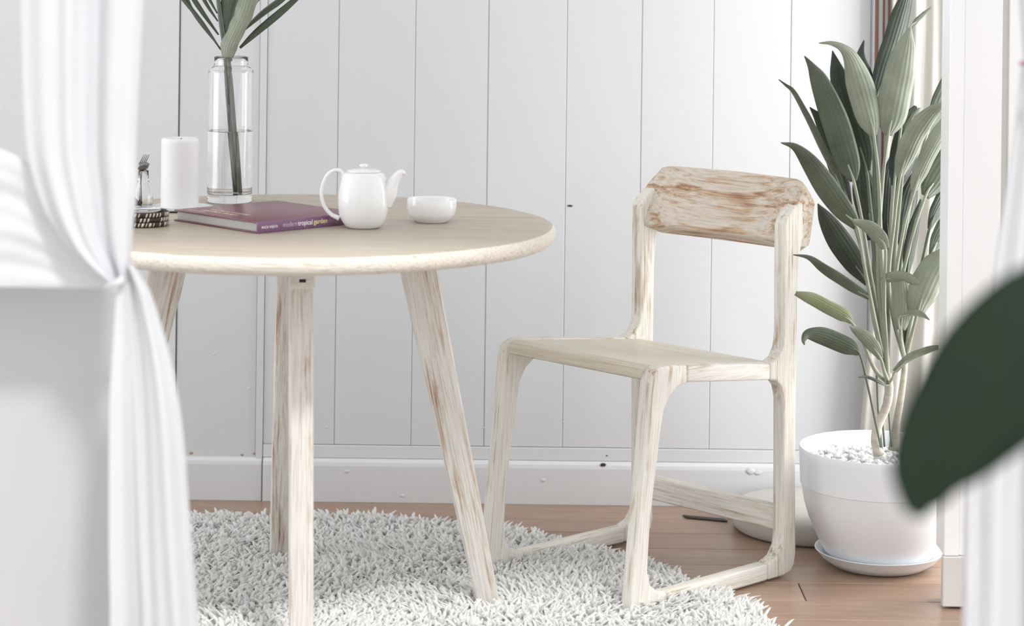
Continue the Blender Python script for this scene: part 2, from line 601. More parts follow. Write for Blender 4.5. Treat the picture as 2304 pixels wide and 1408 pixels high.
# ------------------------------------------------------------------ curtains
def drape(name, rows, Y, mat, parent, folds, amp, nu=70, nv=60, back=0.0, seed=0, ampf=None):
    """cloth between a left and a right border; rows = (py, px_left, px_right); folds are depth waves"""
    pts = spline([(r[0], r[1], r[2]) for r in rows], nv)
    V, Fc = [], []
    rs = random.Random(seed)
    ph = [rs.uniform(0, 6.28) for _ in range(4)]
    for j, (py, a, b) in enumerate(pts):
        t = j / (nv - 1)
        k = ampf(t) if ampf else 1.0
        for i in range(nu):
            u = i / (nu - 1)
            wv = math.sin(2 * math.pi * folds * u + ph[0] + 0.5 * math.sin(3 * t + ph[1])) + \
                0.45 * math.sin(2 * math.pi * folds * 1.73 * u + ph[2] - 1.2 * t) + 0.25 * math.sin(2 * math.pi * folds * 3.1 * u + ph[3])
            yy = Y + amp * k * wv + back * (2 * u - 1) ** 2
            uu = u + 0.02 * math.sin(2 * math.pi * folds * u + ph[3])
            uu = min(max(uu, 0), 1)
            p = P(a + (b - a) * uu, py, Y)
            V.append(Vector((p.x, yy, max(p.z, 0.004))))
    for j in range(nv - 1):
        for i in range(nu - 1):
            Fc.append((j * nu + i, j * nu + i + 1, (j + 1) * nu + i + 1, (j + 1) * nu + i))
    o = obj(name, (V, Fc), mat, parent)
    md = o.modifiers.new('cloth_thickness', 'SOLIDIFY')
    md.thickness = 0.0012
    md.offset = 0
    return o


YC = 2.97
lc = thing('curtain', P(280, 2060, YC) * 1.0, 'white curtain gathered and tied back over the half wall, in the left foreground', 'curtain', 'curtains of the opening')
drape('upper_drape', [(-1420, -120, 430), (-700, -20, 375), (-200, 30, 338), (0, 42, 322), (200, 48, 311), (340, 58, 305), (430, 80, 306), (500, 110, 299), (560, 150, 295), (600, 195, 292), (636, 248, 285)],
      YC, M['cloth'], lc, 1.8, 0.013, 110, 80, seed=3, ampf=lambda t: 1 - 0.45 * t)
drape('lower_drape', [(596, 276, 297), (625, 268, 318), (660, 264, 338), (720, 260, 358), (800, 255, 381), (900, 250, 401), (1000, 249, 413), (1120, 249, 422), (1260, 250, 433), (1408, 252, 446), (1750, 240, 480), (2085, 220, 520)],
      YC - 0.012, M['cloth'], lc, 1.6, 0.013, 90, 80, seed=5, ampf=lambda t: 0.35 + 0.65 * t)
# the cloth pulled sideways over the half wall
sash_t = [(300, 600, 640), (262, 585, 648), (215, 545, 650), (160, 480, 650), (100, 410, 649), (50, 362, 648), (0, 338, 648), (-80, 325, 650), (-200, 322, 655), (-420, 330, 660)]
q = spline(sash_t, 60)
V, Fc = [], []
nu = 60
for j, (px, a, b) in enumerate(q):
    t = j / 59
    for i in range(nu):
        u = i / (nu - 1)
        am = 0.0016 * min(1, t * 3 + .25)
        yy = YC + 0.035 + am * (math.sin(19 * u + 2.2 * math.sin(2.3 * t + 3 * u)) + 0.5 * math.sin(37 * u + 4 * t))
        p = P(px, a + (b - a) * u, YC + 0.03)
        V.append(Vector((p.x, yy, p.z)))
for j in range(59):
    for i in range(nu - 1):
        Fc.append((j * nu + i, j * nu + i + 1, (j + 1) * nu + i + 1, (j + 1) * nu + i))
so = obj('tieback', (V, Fc), M['cloth'], lc)
md = so.modifiers.new('cloth_thickness', 'SOLIDIFY'); md.thickness = 0.0012; md.offset = 0
obj('tie_band', tube([P(236, 646, YC - .006), P(258, 640, YC - .022), P(276, 628, YC - .020), P(288, 612, YC + .012)], [.003, .005, .005, .003], 8, 16), M['cloth'], lc)

rc = thing('curtain', P(2300, 2060, YC) * 1.0, 'white curtain falling along the right edge beside the bright wall', 'curtain', 'curtains of the opening')
drape('lower_drape', [(150, 2298, 2400), (220, 2291, 2460), (300, 2283, 2500), (450, 2262, 2540), (600, 2238, 2580), (800, 2212, 2620), (1080, 2174, 2660), (1250, 2166, 2680), (1408, 2160, 2700), (2085, 2130, 2760)],
      YC, M['cloth'], rc, 3.0, 0.022, 110, 80, seed=11, ampf=lambda t: 0.4 + 0.6 * t)
drape('upper_drape', [(-1420, 2180, 2820), (-600, 2240, 2700), (-100, 2284, 2560), (60, 2296, 2460), (150, 2302, 2400)],
      YC, M['cloth'], rc, 3.0, 0.022, 90, 60, seed=12, ampf=lambda t: 1 - .5 * t)
obj('tie_cord', tube([P(2296, 143, YC - .03), P(2330, 138, YC - .05), P(2390, 140, YC - .03), P(2400, 146, YC + .02)], [.003, .006, .006, .004], 8, 16), M['mauve'], rc)
rod = thing('curtain_rod', (0, YC, 2.1), 'white rod that the foreground curtains hang from', 'curtain rod')
obj('pole', tube([(-1.6, YC, 2.1), (0, YC, 2.1), (1.6, YC, 2.1)], [.012] * 3, 12, 6), M['bright_wall'], rod)
for xx in (-1.0, 1.0):
    obj('bracket', box_data(xx - .012, xx + .012, YC, 3.02, 2.08, 2.12, .003), M['bright_wall'], rod)

YB = 5.285
bc = thing('curtain', P(2060, 1080, YB), 'ivory curtain hanging behind the tall potted plant', 'curtain')
drape('drape', [(-1500, 2015, 2240), (-200, 2011, 2190), (0, 2008, 2190), (150, 2003, 2190), (400, 1990, 2190), (700, 1964, 2190), (850, 1948, 2190), (975, 1936, 2190), (1080, 1925, 2190)],
      YB, M['cloth_in'], bc, 2.6, 0.014, 70, 60, seed=21)

# ------------------------------------------------------------------ shag rug
RX, RY, RR = -0.44, 4.21, 0.945


def rug_r(t):
    return RR * (1 + 0.012 * math.sin(3 * t + 1) + 0.008 * math.sin(7 * t))


rug = thing('shag_rug', (RX, RY, 0), 'round white shag rug under the table', 'rug')
n = 96
V = [(RX, RY, 0.0012)] + [(RX + rug_r(2 * math.pi * k / n) * math.cos(2 * math.pi * k / n), RY + rug_r(2 * math.pi * k / n) * math.sin(2 * math.pi * k / n), 0.0012) for k in range(n)]
V += [(a, b, 0.007) for a, b, c in V]
Fc = [(0, 1 + (k + 1) % n, 1 + k) for k in range(n)] + [(n + 1, n + 2 + k, n + 2 + (k + 1) % n) for k in range(n)]
Fc += [(1 + k, 1 + (k + 1) % n, n + 2 + (k + 1) % n, n + 2 + k) for k in range(n)]
obj('backing', (V, Fc), M['rugbase'], rug, smooth=False)
NT = 44000
th = rng.uniform(0, 2 * np.pi, NT)
rr = np.sqrt(rng.uniform(0, 1, NT)) * RR * (1 + 0.012 * np.sin(3 * th + 1) + 0.008 * np.sin(7 * th)) * 0.995
bx_, by_ = rr * np.cos(th), rr * np.sin(th)
# tufts lean in clumps
lean = np.stack([np.sin(9 * bx_ + 5 * by_) + np.cos(17 * by_ - 6 * bx_), np.cos(8 * bx_ - 11 * by_) + np.sin(15 * bx_)], 1) * 0.006 + rng.normal(0, 0.014, (NT, 2))
edge = np.clip((rr / RR - 0.95) / 0.05, 0, 1)[:, None]
lean += edge * 0.006 * np.stack([np.cos(th), np.sin(th)], 1)
hgt = 0.034 * rng.uniform(0.72, 1.12, NT) * (1 + 0.13 * np.sin(13 * bx_ + 3) * np.sin(11 * by_)) * (1 - 0.18 * edge[:, 0])
rad = rng.uniform(0.0026, 0.0040, NT)
rings = []
SH = np.array([[1, 1], [-1, 1], [-1, -1], [1, -1]]) * 0.75
rot = rng.uniform(0, np.pi, NT)
cr, sr = np.cos(rot), np.sin(rot)
for lv, (hz, ln, rs_) in enumerate(((0.12, 0.0, 0.75), (0.55, 0.35, 1.0), (0.9, 0.9, 1.0), (1.0, 1.15, 0.45))):
    cx, cy, cz = bx_ + lean[:, 0] * ln, by_ + lean[:, 1] * ln, hgt * hz
    ring = np.empty((NT, 4, 3))
    for k in range(4):
        ax, ay = SH[k]
        ring[:, k, 0] = cx + rad * rs_ * (ax * cr - ay * sr)
        ring[:, k, 1] = cy + rad * rs_ * (ax * sr + ay * cr)
        ring[:, k, 2] = cz
    rings.append(ring)
vv = np.concatenate(rings, 1)                       # NT, 16, 3
fq = []
for l in range(3):
    for k in range(4):
        fq.append([l * 4 + k, l * 4 + (k + 1) % 4, (l + 1) * 4 + (k + 1) % 4, (l + 1) * 4 + k])
fq.append([12, 13, 14, 15])
fq = np.array(fq)
allf = (fq[None] + (np.arange(NT) * 16)[:, None, None]).reshape(-1, 4)
me = bpy.data.meshes.new('pile')
me.vertices.add(NT * 16)
me.vertices.foreach_set('co', vv.reshape(-1).astype(np.float32))
me.loops.add(allf.size)
me.loops.foreach_set('vertex_index', allf.reshape(-1).astype(np.int32))
me.polygons.add(len(allf))
me.polygons.foreach_set('loop_start', (np.arange(len(allf)) * 4).astype(np.int32))
me.polygons.foreach_set('use_smooth', np.ones(len(allf), dtype=bool))
me.update(calc_edges=True)
me.materials.append(M['pile'])
po = bpy.data.objects.new('pile', me)
COL.objects.link(po)
po.parent = rug
po['kind'] = 'stuff'

# ------------------------------------------------------------------ round table
TX, TY, TZ, TR = -0.41, 4.42, 0.76, 0.50
tb = thing('round_table', (TX, TY, 0.0), 'round whitewashed wooden table with splayed legs on the shag rug', 'table')
prof = [(0.0, 0.0), (0.30, 0.0), (TR - 0.013, 0.0), (TR - 0.006, -0.0015), (TR - 0.0015, -0.006), (TR, -0.012), (TR, -0.019), (TR - 0.003, -0.027), (TR - 0.010, -0.032), (TR - 0.022, -0.034), (0.3, -0.034), (0.0, -0.034)]
bm = lathe(prof, (TX, TY, TZ), 128)
for f in bm.faces:
    zc = f.calc_center_median().z - TZ
    f.material_index = 0 if zc > -0.002 else 1
for v in bm.verts:                                   # a hand-worn rim
    dx, dy = v.co.x - TX, v.co.y - TY
    if math.hypot(dx, dy) > 0.47:
        t = math.atan2(dy, dx)
        k = 1 + 0.0016 * math.sin(9 * t) + 0.0012 * math.sin(23 * t + 1)
        v.co.x, v.co.y = TX + dx * k, TY + dy * k
obj('tabletop', bm, [M['top_x'], M['edge_x']], tb, angle=50)


def table_leg(ang):
    c, s = math.cos(ang), math.sin(ang)
    zt, zb = TZ - 0.034, 0.008
    # (radial, z) outline of one splayed, tapering leg
    poly = [(0.365, zb), (0.407, zb), (0.276, 0.66), (0.272, 0.70), (0.285, zt), (0.185, zt), (0.197, 0.70), (0.215, 0.62)]
    m = lambda co: Vector((TX + co.y * c - co.x * s, TY + co.y * s + co.x * c, co.z))
    def grain(co):
        dx, dy = co.x - TX, co.y - TY
        return (-dx * s + dy * c + ang, dx * c + dy * s - (0.386 - 0.208 * co.z), co.z)
    return obj('leg', prism(poly, -0.021, 0.021, 0.006, 2, m), M['leg_z'], tb, angle=40, grain=grain)


PHI = math.radians(8.5)
legs = [table_leg(PHI + a) for a in (0, math.pi / 2, math.pi, -math.pi / 2)]
fa = PHI - math.pi / 2
fc, fs = math.cos(fa), math.sin(fa)
mm = lambda co: Vector((TX + co.y * fc - co.x * fs, TY + co.y * fs + co.x * fc, co.z))
jb = obj('joint_block', prism([(0.262, 0.674), (0.2885, 0.674), (0.2895, 0.712), (0.262, 0.712)], -0.0222, 0.0222, 0.003, 2, mm), M['wood_x'], legs[3])
obj('bolt_hole', prism([(0.280, 0.687), (0.2893, 0.687), (0.2894, 0.693), (0.280, 0.693)], -0.006, 0.006, 0.0004, 1, mm), M['hole'], legs[3])

# ------------------------------------------------------------------ chair
O = (0.283, 4.47, 0.004)
W, T = 0.43, 0.030
ch = thing('dining_chair', O, 'whitewashed wooden chair with a low curved backrest and looped side frames', 'chair', rotz=math.atan2(-0.719, 0.695))
# chair axes: x to its right side (0 = outer right, -W = outer left), y to the rear
front_leg = [(-.053, .006), (-.046, 0), (.05, 0), (.05, .034), (.02, .040), (.001, .055), (-.008, .085), (-.002, .18), (.026, .355), (.034, .39), (.05, .415), (.075, .431), (.10, .4355),
             (.10, .4695), (.05, .4745), (.025, .476), (.009, .472), (-.002, .462), (-.007, .445), (-.052, .035)]
seat_rail = [(.10, .4355), (.355, .4087), (.355, .4427), (.10, .4695)]
floor_rail = [(.05, 0), (.355, 0), (.355, .034), (.05, .034)]
rear_leg = [(.355, 0), (.405, 0), (.428, .004), (.441, .018), (.445, .04), (.441, .20), (.440, .45), (.441, .60), (.447, .655), (.458, .70), (.455, .765), (.430, .760), (.404, .738), (.395, .722), (.397, .50), (.393, .472), (.380, .452), (.355, .4427),
            (.355, .4087), (.376, .404), (.390, .392), (.398, .365), (.402, .09), (.397, .062), (.382, .043), (.355, .034)]
for x0, x1 in ((-T, 0.0), (-W, -W + T)):
    obj('leg', prism(front_leg, x0, x1, 0.0055, 3), M['wood_z'], ch, local=True, angle=40, grain=lambda co: (co.x, co.y - 0.1 * co.z, co.z))
    obj('leg', prism(rear_leg, x0, x1, 0.0055, 3), M['wood_z'], ch, local=True, angle=40)
    obj('seat_rail', prism(seat_rail, x0, x1, 0.005, 3), M['wood_y'], ch, local=True, angle=40)
    obj('floor_rail', prism(floor_rail, x0, x1, 0.005, 3), M['wood_y'], ch, local=True, angle=40)
# seat, slightly dished
nx, ny = 14, 14
V, Fc = [], []
xs = [-W + T - .002 + (W - 2 * T + .004) * i / nx for i in range(nx + 1)]
prof_s = [(.012, .446)] + [(-.004, .452), (-.006, .459), (-.001, .470), (.012, .4765)] + [(.012 + (.395 - .012) * j / ny, .4765 - .105 * (.383 * j / ny)) for j in range(1, ny + 1)] + [(.402, .4335), (.403, .420), (.395, .409), (.2, .4265)]
npf = len(prof_s)
for i, x in enumerate(xs):
    u = 2 * i / nx - 1
    for k, (yy, z) in enumerate(prof_s):
        dish = 0.005 * (1 - u * u) * math.sin(math.pi * min(max((yy - .03) / .34, 0), 1)) if 4 <= k <= 4 + ny else 0
        V.append((x, yy, z - dish))
for i in range(nx):
    for k in range(npf):
        k2 = (k + 1) % npf
        Fc.append((i * npf + k, i * npf + k2, (i + 1) * npf + k2, (i + 1) * npf + k))
Fc += [tuple(range(npf)), tuple(nx * npf + k for k in range(npf))]
obj('seat', (V, Fc), M['seat_x'], ch, local=True, angle=40)
# backrest: a thick board hollowed towards the sitter
sec = [(.418, .688), (.430, .720), (.446, .765), (.460, .801), (.466, .808), (.473, .808), (.494, .786), (.498, .776), (.482, .672), (.478, .664), (.470, .660), (.430, .678), (.421, .682)]
nb = 24
V, Fc = [], []
for i in range(nb + 1):
    u = i / nb
    x = -0.004 - (W - 0.008) * u
    e = min(u, 1 - u) * W
    rnd = 1 - 0.14 * max(0, 1 - e / 0.012) ** 2
    cv = 0.030 * (1 - (2 * u - 1) ** 2)
    for yy, z in sec:
        fw = 0.036 * abs(2 * u - 1) ** 5 * max(0, min(1, (.468 - yy) / .035))
        fw = min(fw, max(0, yy - .3965))
        dz = 0.016 * max(0, 1 - e / 0.035) ** 2 * max(0, min(1, (z - .72) / .08))
        V.append((x, yy - fw + cv * (0.4 + 0.6 * min(1, (z - .66) / .08)), .735 + (z - .735) * rnd - dz))
k = len(sec)
for i in range(nb):
    for j in range(k):
        j2 = (j + 1) % k
        Fc.append((i * k + j, i * k + j2, (i + 1) * k + j2, (i + 1) * k + j))
Fc += [tuple(range(k)), tuple(nb * k + j for j in range(k))]
obj('backrest', (V, Fc), M['back_x'], ch, local=True, angle=45)
obj('stretcher', prism([(.408, .088), (.434, .088), (.434, .138), (.408, .138)], -W + T - .004, -T + .004, 0.005, 3), M['wood_x'], ch, local=True, angle=40)

# ------------------------------------------------------------------ things on the table
# teapot
tc = P(817, 505, 4.345)
cx, cy, cz = tc.x, tc.y, TZ
tp = thing('teapot', (cx, cy, cz), 'white porcelain teapot with slender loop handle beside the plum book', 'teapot')
pr = [(0.0, 0.004), (0.022, 0.004), (0.024, 0.0005), (0.029, 0.0005), (0.034, 0.004), (0.041, 0.014), (0.0460, 0.027), (0.0482, 0.043), (0.0475, 0.062), (0.0445, 0.082), (0.0415, 0.094), (0.0385, 0.101), (0.034, 0.1045), (0.030, 0.1052), (0.0, 0.1052)]
obj('body', lathe(pr, (cx, cy, cz), 56), M['ceramic'], tp)
lid = obj('lid', lathe([(0.0, 0.1054), (0.0315, 0.1054), (0.0325, 0.1066), (0.0300, 0.1082), (0.020, 0.1105), (0.008, 0.1120), (0.0, 0.1122)], (cx, cy, cz), 48), M['ceramic'], tp)
obj('knob', lathe([(0.0, 0.1115), (0.0048, 0.1118), (0.0040, 0.1135), (0.0070, 0.1150), (0.0085, 0.1170), (0.0075, 0.1190), (0.0040, 0.1203), (0.0, 0.1206)], (cx, cy, cz), 32), M['ceramic'], lid)
yt = cy
hp = [P(772, 404, yt), P(771, 389, yt), P(757, 382.5, yt), P(739, 391, yt), P(727, 414, yt), P(723.5, 440, yt), P(730, 464, yt), P(745, 482, yt), P(764, 491, yt)]
obj('handle', tube(hp, [.0042, .0040, .0036, .0036, .0036, .0036, .0037, .0040, .0050], 12, 44), M['ceramic'], tp)
sp = [P(861, 456, yt), P(873, 436, yt - .002), P(883, 414, yt - .004), P(893, 398, yt - .005), P(903, 388, yt - .006), P(911.5, 391, yt - .006)]
obj('spout', tube(sp, [.019, .0165, .0118, .0086, .0062, .0030], 20, 30), M['ceramic'], tp)
# bowl
bc_ = P(971, 491, 4.45)
bowl = thing('tea_bowl', (bc_.x, bc_.y, TZ), 'small white porcelain bowl to the right of the teapot', 'bowl')
obj('bowl_wall', lathe([(0.0, 0.004), (0.028, 0.004), (0.029, 0.0006), (0.032, 0.0006), (0.0335, 0.004), (0.041, 0.009), (0.0460, 0.018), (0.0478, 0.030), (0.0476, 0.0435), (0.0468, 0.0450), (0.0456, 0.0440), (0.0452, 0.030), (0.0435, 0.019), (0.038, 0.011), (0.020, 0.0070), (0.0, 0.0066)], (bc_.x, bc_.y, TZ), 56), M['ceramic'], bowl)

# book
N_, L_, FA_ = Vector((-.461, 4.237)), Vector((-.649, 4.411)), Vector((-.470, 4.588))
e1 = (FA_ - L_).normalized()                            # along the spine
e2 = (L_ - N_).normalized()                             # from spine to fore-edge
e2 = (e2 - e1 * e2.dot(e1)).normalized()
BL, BD, BT = 0.251, 0.254, 0.0215
bk = thing('book', (N_.x, N_.y, TZ), 'plum hardcover garden book lying in front of the glass vase', 'book')


def bmap(co):
    q_ = N_ + e1 * co.x + e2 * co.y
    return Vector((q_.x, q_.y, TZ + co.z))


def bbox(x0, x1, y0, y1, z0, z1, bev):
    b_ = box_data(x0, x1, y0, y1, z0, z1, bev, 2)
    for v in b_.verts:
        v.co = bmap(v.co)
    return b_


obj('cover', bbox(0, BL, 0.002, BD, BT - .0026, BT, .0008), M['purple'], bk, angle=40)
obj('cover', bbox(0, BL, 0.002, BD, 0.0004, .003, .0008), M['purple'], bk, angle=40)
spn = obj('spine', bbox(0, BL, -.0008, .0022, 0.0004, BT, .0009), M['spine'], bk, angle=40)
obj('pages', bbox(.004, BL - .004, .0023, BD - .005, .0031, BT - .0027, .0004), M['paper'], bk, smooth=False)


def text(body, mat, parent, origin, right, up, width, height, name='title_lettering', bold=0.0):
    cu = bpy.data.curves.new(name, 'FONT')
    cu.body = body
    cu.size = 1
    cu.offset = bold
    to = bpy.data.objects.new('tmp', cu)
    COL.objects.link(to)
    dg = bpy.context.evaluated_depsgraph_get()
    dg.update()
    me_ = bpy.data.meshes.new_from_object(to.evaluated_get(dg))
    bpy.data.objects.remove(to)
    xs_ = [v.co.x for v in me_.vertices]
    x0, x1 = min(xs_), max(xs_)
    right, up = Vector(right).normalized(), Vector(up).normalized()
    nrm = right.cross(up)
    for v in me_.vertices:
        a = (v.co.x - x0) / (x1 - x0) * width
        b_ = v.co.y * height
        v.co = Vector(origin) + right * a + up * b_ + nrm * 0.00025 - wloc(parent)
    me_.materials.append(mat)
    o = bpy.data.objects.new(name, me_)
    COL.objects.link(o)
    o.parent = parent
    WLOC[o.name] = wloc(parent)
    return o


ex3 = Vector((e1.x, e1.y, 0))
UP = Vector((0, 0, 1))
z_base = 0.0078
for body, s0, s1, mt, hh, bo in (('MADE WIJAYA', .010, .048, 't_white', .0068, .018), ('modern', .060, .0935, 't_lav', .0125, 0), ('tropical', .0955, .131, 't_white', .0125, .022), ('garden', .1335, .167, 't_yellow', .0125, .022), ('design', .1695, .199, 't_grey', .0125, 0)):
    text(body, M[mt], spn, bmap(Vector((s0, -.0008, z_base + (0.0005 if hh < .01 else 0)))), ex3, UP, s1 - s0, hh, bold=bo)
cov = [o for o in bk.children if o.name.startswith('cover')][0]
r_ = -Vector((e2.x, e2.y, 0))
for body, dx, dy, wd_, hh in (('modern tropical', .052, .045, .115, .013), ('garden design', .033, .045, .105, .013), ('made wijaya', .018, .020, .05, .008)):
    text(body, M['t_gold'], cov, bmap(Vector((dx, BD - dy, BT))), r_, ex3, wd_, hh, bold=.022)

# candle on a glass dish
YCd = 4.6
cc = P(404, 463, YCd)
dish = thing('candle_dish', (cc.x, cc.y, TZ), 'flat white dish under the pillar candle', 'dish')
obj('dish_plate', lathe([(0.0, 0.0008), (0.050, 0.0008), (0.060, 0.003), (0.0655, 0.0055), (0.066, 0.0068), (0.0645, 0.0075), (0.058, 0.0055), (0.048, 0.0042), (0.0, 0.0042)], (cc.x, cc.y, TZ), 56), M['ceramic'], dish)
cd = thing('pillar_candle', (cc.x, cc.y, TZ + .0044), 'thick white pillar candle left of the glass vase', 'candle')
hC = 0.1385
obj('wax_body', lathe([(0.0, 0.0), (0.0365, 0.0), (0.0373, 0.001), (0.0373, 0.003), (0.0373, hC - .009), (0.0373, hC - .006), (0.0362, hC - .0018), (0.0335, hC), (0.029, hC - .001), (0.024, hC - .004), (0.0, hC - .006)], (cc.x, cc.y, TZ + .0044), 56), M['wax'], cd)
obj('wick', tube([(cc.x, cc.y, TZ + hC - .003), (cc.x + .001, cc.y, TZ + hC + .002), (cc.x + .003, cc.y, TZ + hC + .0035)], [.0008, .0008, .0006], 6, 6), M['coil'], cd)

# glass vase
YV = 4.74
vc = P(516.5, 449, YV)
vs = thing('glass_vase', (vc.x, vc.y, TZ), 'tall clear glass vase half filled with water holding palm leaves', 'vase')
R0 = 0.046
glass_prof = [(0.0, 0.0006), (R0 - .003, 0.0006), (R0 - .0005, 0.003), (R0, 0.008), (R0, 0.011), (R0, 0.264), (R0, 0.268), (R0 - .001, 0.2725), (R0 - .006, 0.2765), (R0 - .0105, 0.2785), (R0 - .0112, 0.283), (R0 - .0112, 0.285), (R0 - .0112, 0.295), (R0 - .0112, 0.297), (R0 - .0125, 0.2985), (R0 - .0142, 0.297),
              (R0 - .0142, 0.281), (R0 - .010, 0.2745), (R0 - .0045, 0.270), (R0 - .0032, 0.266), (R0 - .0032, 0.262), (R0 - .0032, 0.032), (R0 - .0032, 0.028), (R0 - .0045, 0.022), (R0 - .010, 0.018), (R0 - .02, 0.016), (0.0, 0.0155)]
obj('vase_body', lathe(glass_prof, (vc.x, vc.y, TZ), 64), M['glass'], vs)
hW = TZ + 0.148
wr = R0 - .0029
water = thing('vase_water', (vc.x, vc.y, TZ + .016), 'clear water filling the lower half of the glass vase', 'water')
obj('water_body', lathe([(0.0, 0.0152), (R0 - .0198, 0.0156), (R0 - .0098, 0.0176), (R0 - .0042, 0.0217), (wr, 0.0280), (wr, 0.031), (wr, 0.144), (wr, 0.1475), (wr - .0016, 0.1464), (wr - .003, 0.1462), (0.0, 0.1462)], (vc.x, vc.y, TZ), 64), M['water'], water, angle=35)


# palm leaf and broad leaf standing in the vase
def blade(path, hw, tilt=0.0, fold=0.25, nseg=22, ripple=0.0, nw=6, prof='leaf', thick=0.0):
    """leaf blade along a 3-D path, half-widths given along the path"""
    q_ = spline([list(p) + [h] for p, h in zip(path, hw)], nseg)
    V, Fc, UV = [], [], []
    for i, s in enumerate(q_):
        c = Vector(s[:3])
        a = Vector(q_[max(i - 1, 0)][:3])
        b_ = Vector(q_[min(i + 1, nseg - 1)][:3])
        t = (b_ - a).normalized()
        view = Vector((0, -1, 0.12))
        side = t.cross(view)
        if side.length < 1e-4: side = Vector((1, 0, 0))
        side.normalize()
        nrm = side.cross(t).normalized()
        side = (side * math.cos(tilt) + nrm * math.sin(tilt)).normalized()
        nrm = side.cross(t).normalized()
        for k_ in range(nw + 1):
            u = 2 * k_ / nw - 1
            h = max(s[3], 0.0004)
            V.append(c + side * (u * h) - nrm * (fold * h * (abs(u) ** 1.4)) + nrm * ripple * h * math.sin(i * 0.9 + (1 if u > 0 else 2.5)) * abs(u))
            UV.append((u * 0.5 + 0.5, i / (nseg - 1)))
    for i in range(nseg - 1):
        for k_ in range(nw):
            Fc.append((i * (nw + 1) + k_, i * (nw + 1) + k_ + 1, (i + 1) * (nw + 1) + k_ + 1, (i + 1) * (nw + 1) + k_))
    return V, Fc, UV


def leaf_obj(name, bl, mat, parent):
    V, Fc, UV = bl
    o = obj(name, (V, Fc), mat, parent)
    me_ = o.data
    uvl = me_.uv_layers.new(name='blade_uv')
    for lp in me_.loops:
        uvl.data[lp.index].uv = UV[lp.vertex_index]
    md_ = o.modifiers.new('leaf_thickness', 'SOLIDIFY')
    md_.thickness = 0.0007
    md_.offset = 0
    return o


yv = YV
m2 = lambda px, py, dy=0.0: P(px, py, yv + dy)
pf = thing('palm_frond', m2(532, 440), 'palm frond with long narrow leaflets standing in the glass vase', 'palm leaf')
rach = [m2(532, 430, .0), m2(520, 300, .003), m2(512, 200, .004), m2(507, 120, .004), m2(496, 40, .006), m2(488, -40, .008), m2(482, -170, .01), m2(480, -330, .02)]
obj('stalk', tube(rach, [.0050, .0052, .0052, .0050, .0050, .0045, .004, .002], 10, 40), M['frond_stem'], pf)
fr = [((497, 112), (455, 50), (405, -12), (345, -85), 4.5), ((495, 108), (440, 38), (412, -20), (380, -90), 4), ((492, 78), (455, 25), (430, -15), (395, -80), 5.5), ((490, 48), (465, 12), (445, -25), (410, -95), 4.5),
      ((489, 30), (470, -5), (450, -45), (430, -110), 4), ((489, 22), (510, -15), (540, -60), (580, -130), 4),
      ((540, 108), (580, 72), (640, 22), (720, -50), 8), ((545, 70), (590, 28), (640, -10), (700, -70), 8), ((515, 80), (560, 20), (600, -25), (650, -90), 6), ((488, -20), (520, -70), (560, -130), (620, -190), 6), ((486, -40), (450, -90), (410, -150), (360, -200), 6)]
for i, f_ in enumerate(fr):
    dy = 0.012 + 0.006 * (i % 4)
    pts_ = [m2(f_[k_][0], f_[k_][1], dy + 0.012 * k_) for k_ in range(4)]
    h = f_[4] * 4.74 / F
    leaf_obj('leaflet', blade(pts_, [h * .35, h, h * 1.05, h * .1], 0.5 * (1 if i % 2 else -1), 0.5, 14, nw=2), M['frond'], pf)
# a broad folded leaf in front and a darker one behind it
bl_t = thing('broad_leaf', m2(540, 440), 'broad wavy pale green leaf rising from the glass vase', 'leaf')
obj('stalk', tube([m2(537, 438, -.012), m2(530, 320, -.012), m2(522, 210, -.012), m2(515, 140, -.012), m2(513, 110, -.012)], [.0038, .0040, .0042, .0045, .004], 10, 30), M['petiole_dark'], bl_t)
leaf_obj('blade', blade([m2(511, 138, -.016), m2(513, 105, -.018), m2(528, 70, -.02), m2(541, 42, -.02), m2(553, 8, -.02), m2(566, -50, -.015), m2(575, -160, 0)], [x_ * 4.74 / F for x_ in (11, 20, 20, 22, 23, 26, 3)], 0.25, 0.3, 34, 0.12), M['leaf_pale_lit'], bl_t)
db_t = thing('broad_leaf', m2(512, 440), 'darker broad leaf standing behind the wavy pale one in the vase', 'leaf')
obj('stalk', tube([m2(526, 436, .012), m2(518, 300, .012), m2(510, 180, .012), m2(508, 90, .012)], [.0034, .0036, .0038, .0035], 10, 30), M['frond_stem'], db_t)
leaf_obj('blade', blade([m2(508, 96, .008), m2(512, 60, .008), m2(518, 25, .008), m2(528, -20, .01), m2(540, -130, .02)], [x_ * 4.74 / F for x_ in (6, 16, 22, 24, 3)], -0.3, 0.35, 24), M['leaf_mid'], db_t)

# glass jar with cutlery
YJ = 4.62
jc = P(322, 468, YJ)
jar = thing('cutlery_jar', (jc.x, jc.y, TZ), 'small embossed glass jar holding cutlery beside the curtain', 'jar')
obj('jar_body', lathe([(0.0, 0.0006), (0.014, 0.0006), (0.0165, 0.003), (0.0192, 0.012), (0.0198, 0.024), (0.0180, 0.038), (0.0135, 0.050), (0.0110, 0.055), (0.0130, 0.058), (0.0108, 0.0605), (0.0112, 0.063), (0.0100, 0.066), (0.0104, 0.074),
                        (0.0094, 0.0755), (0.0086, 0.074), (0.0086, 0.060), (0.0090, 0.055), (0.0118, 0.049), (0.0162, 0.037), (0.0180, 0.024), (0.0174, 0.012), (0.0150, 0.0050), (0.0, 0.0042)], (jc.x, jc.y, TZ), 40), M['glass'], jar)
fk = thing('fork', P(316, 455, YJ), 'steel fork standing tines up in the glass jar', 'fork')
fb, ft = P(314, 455, YJ + .002), P(320, 374, YJ + .004)
obj('handle', tube([fb, P(316, 420, YJ + .003), P(318, 388, YJ + .004)], [.0022, .0016, .0016], 8, 12, 0.5), M['steel'], fk)
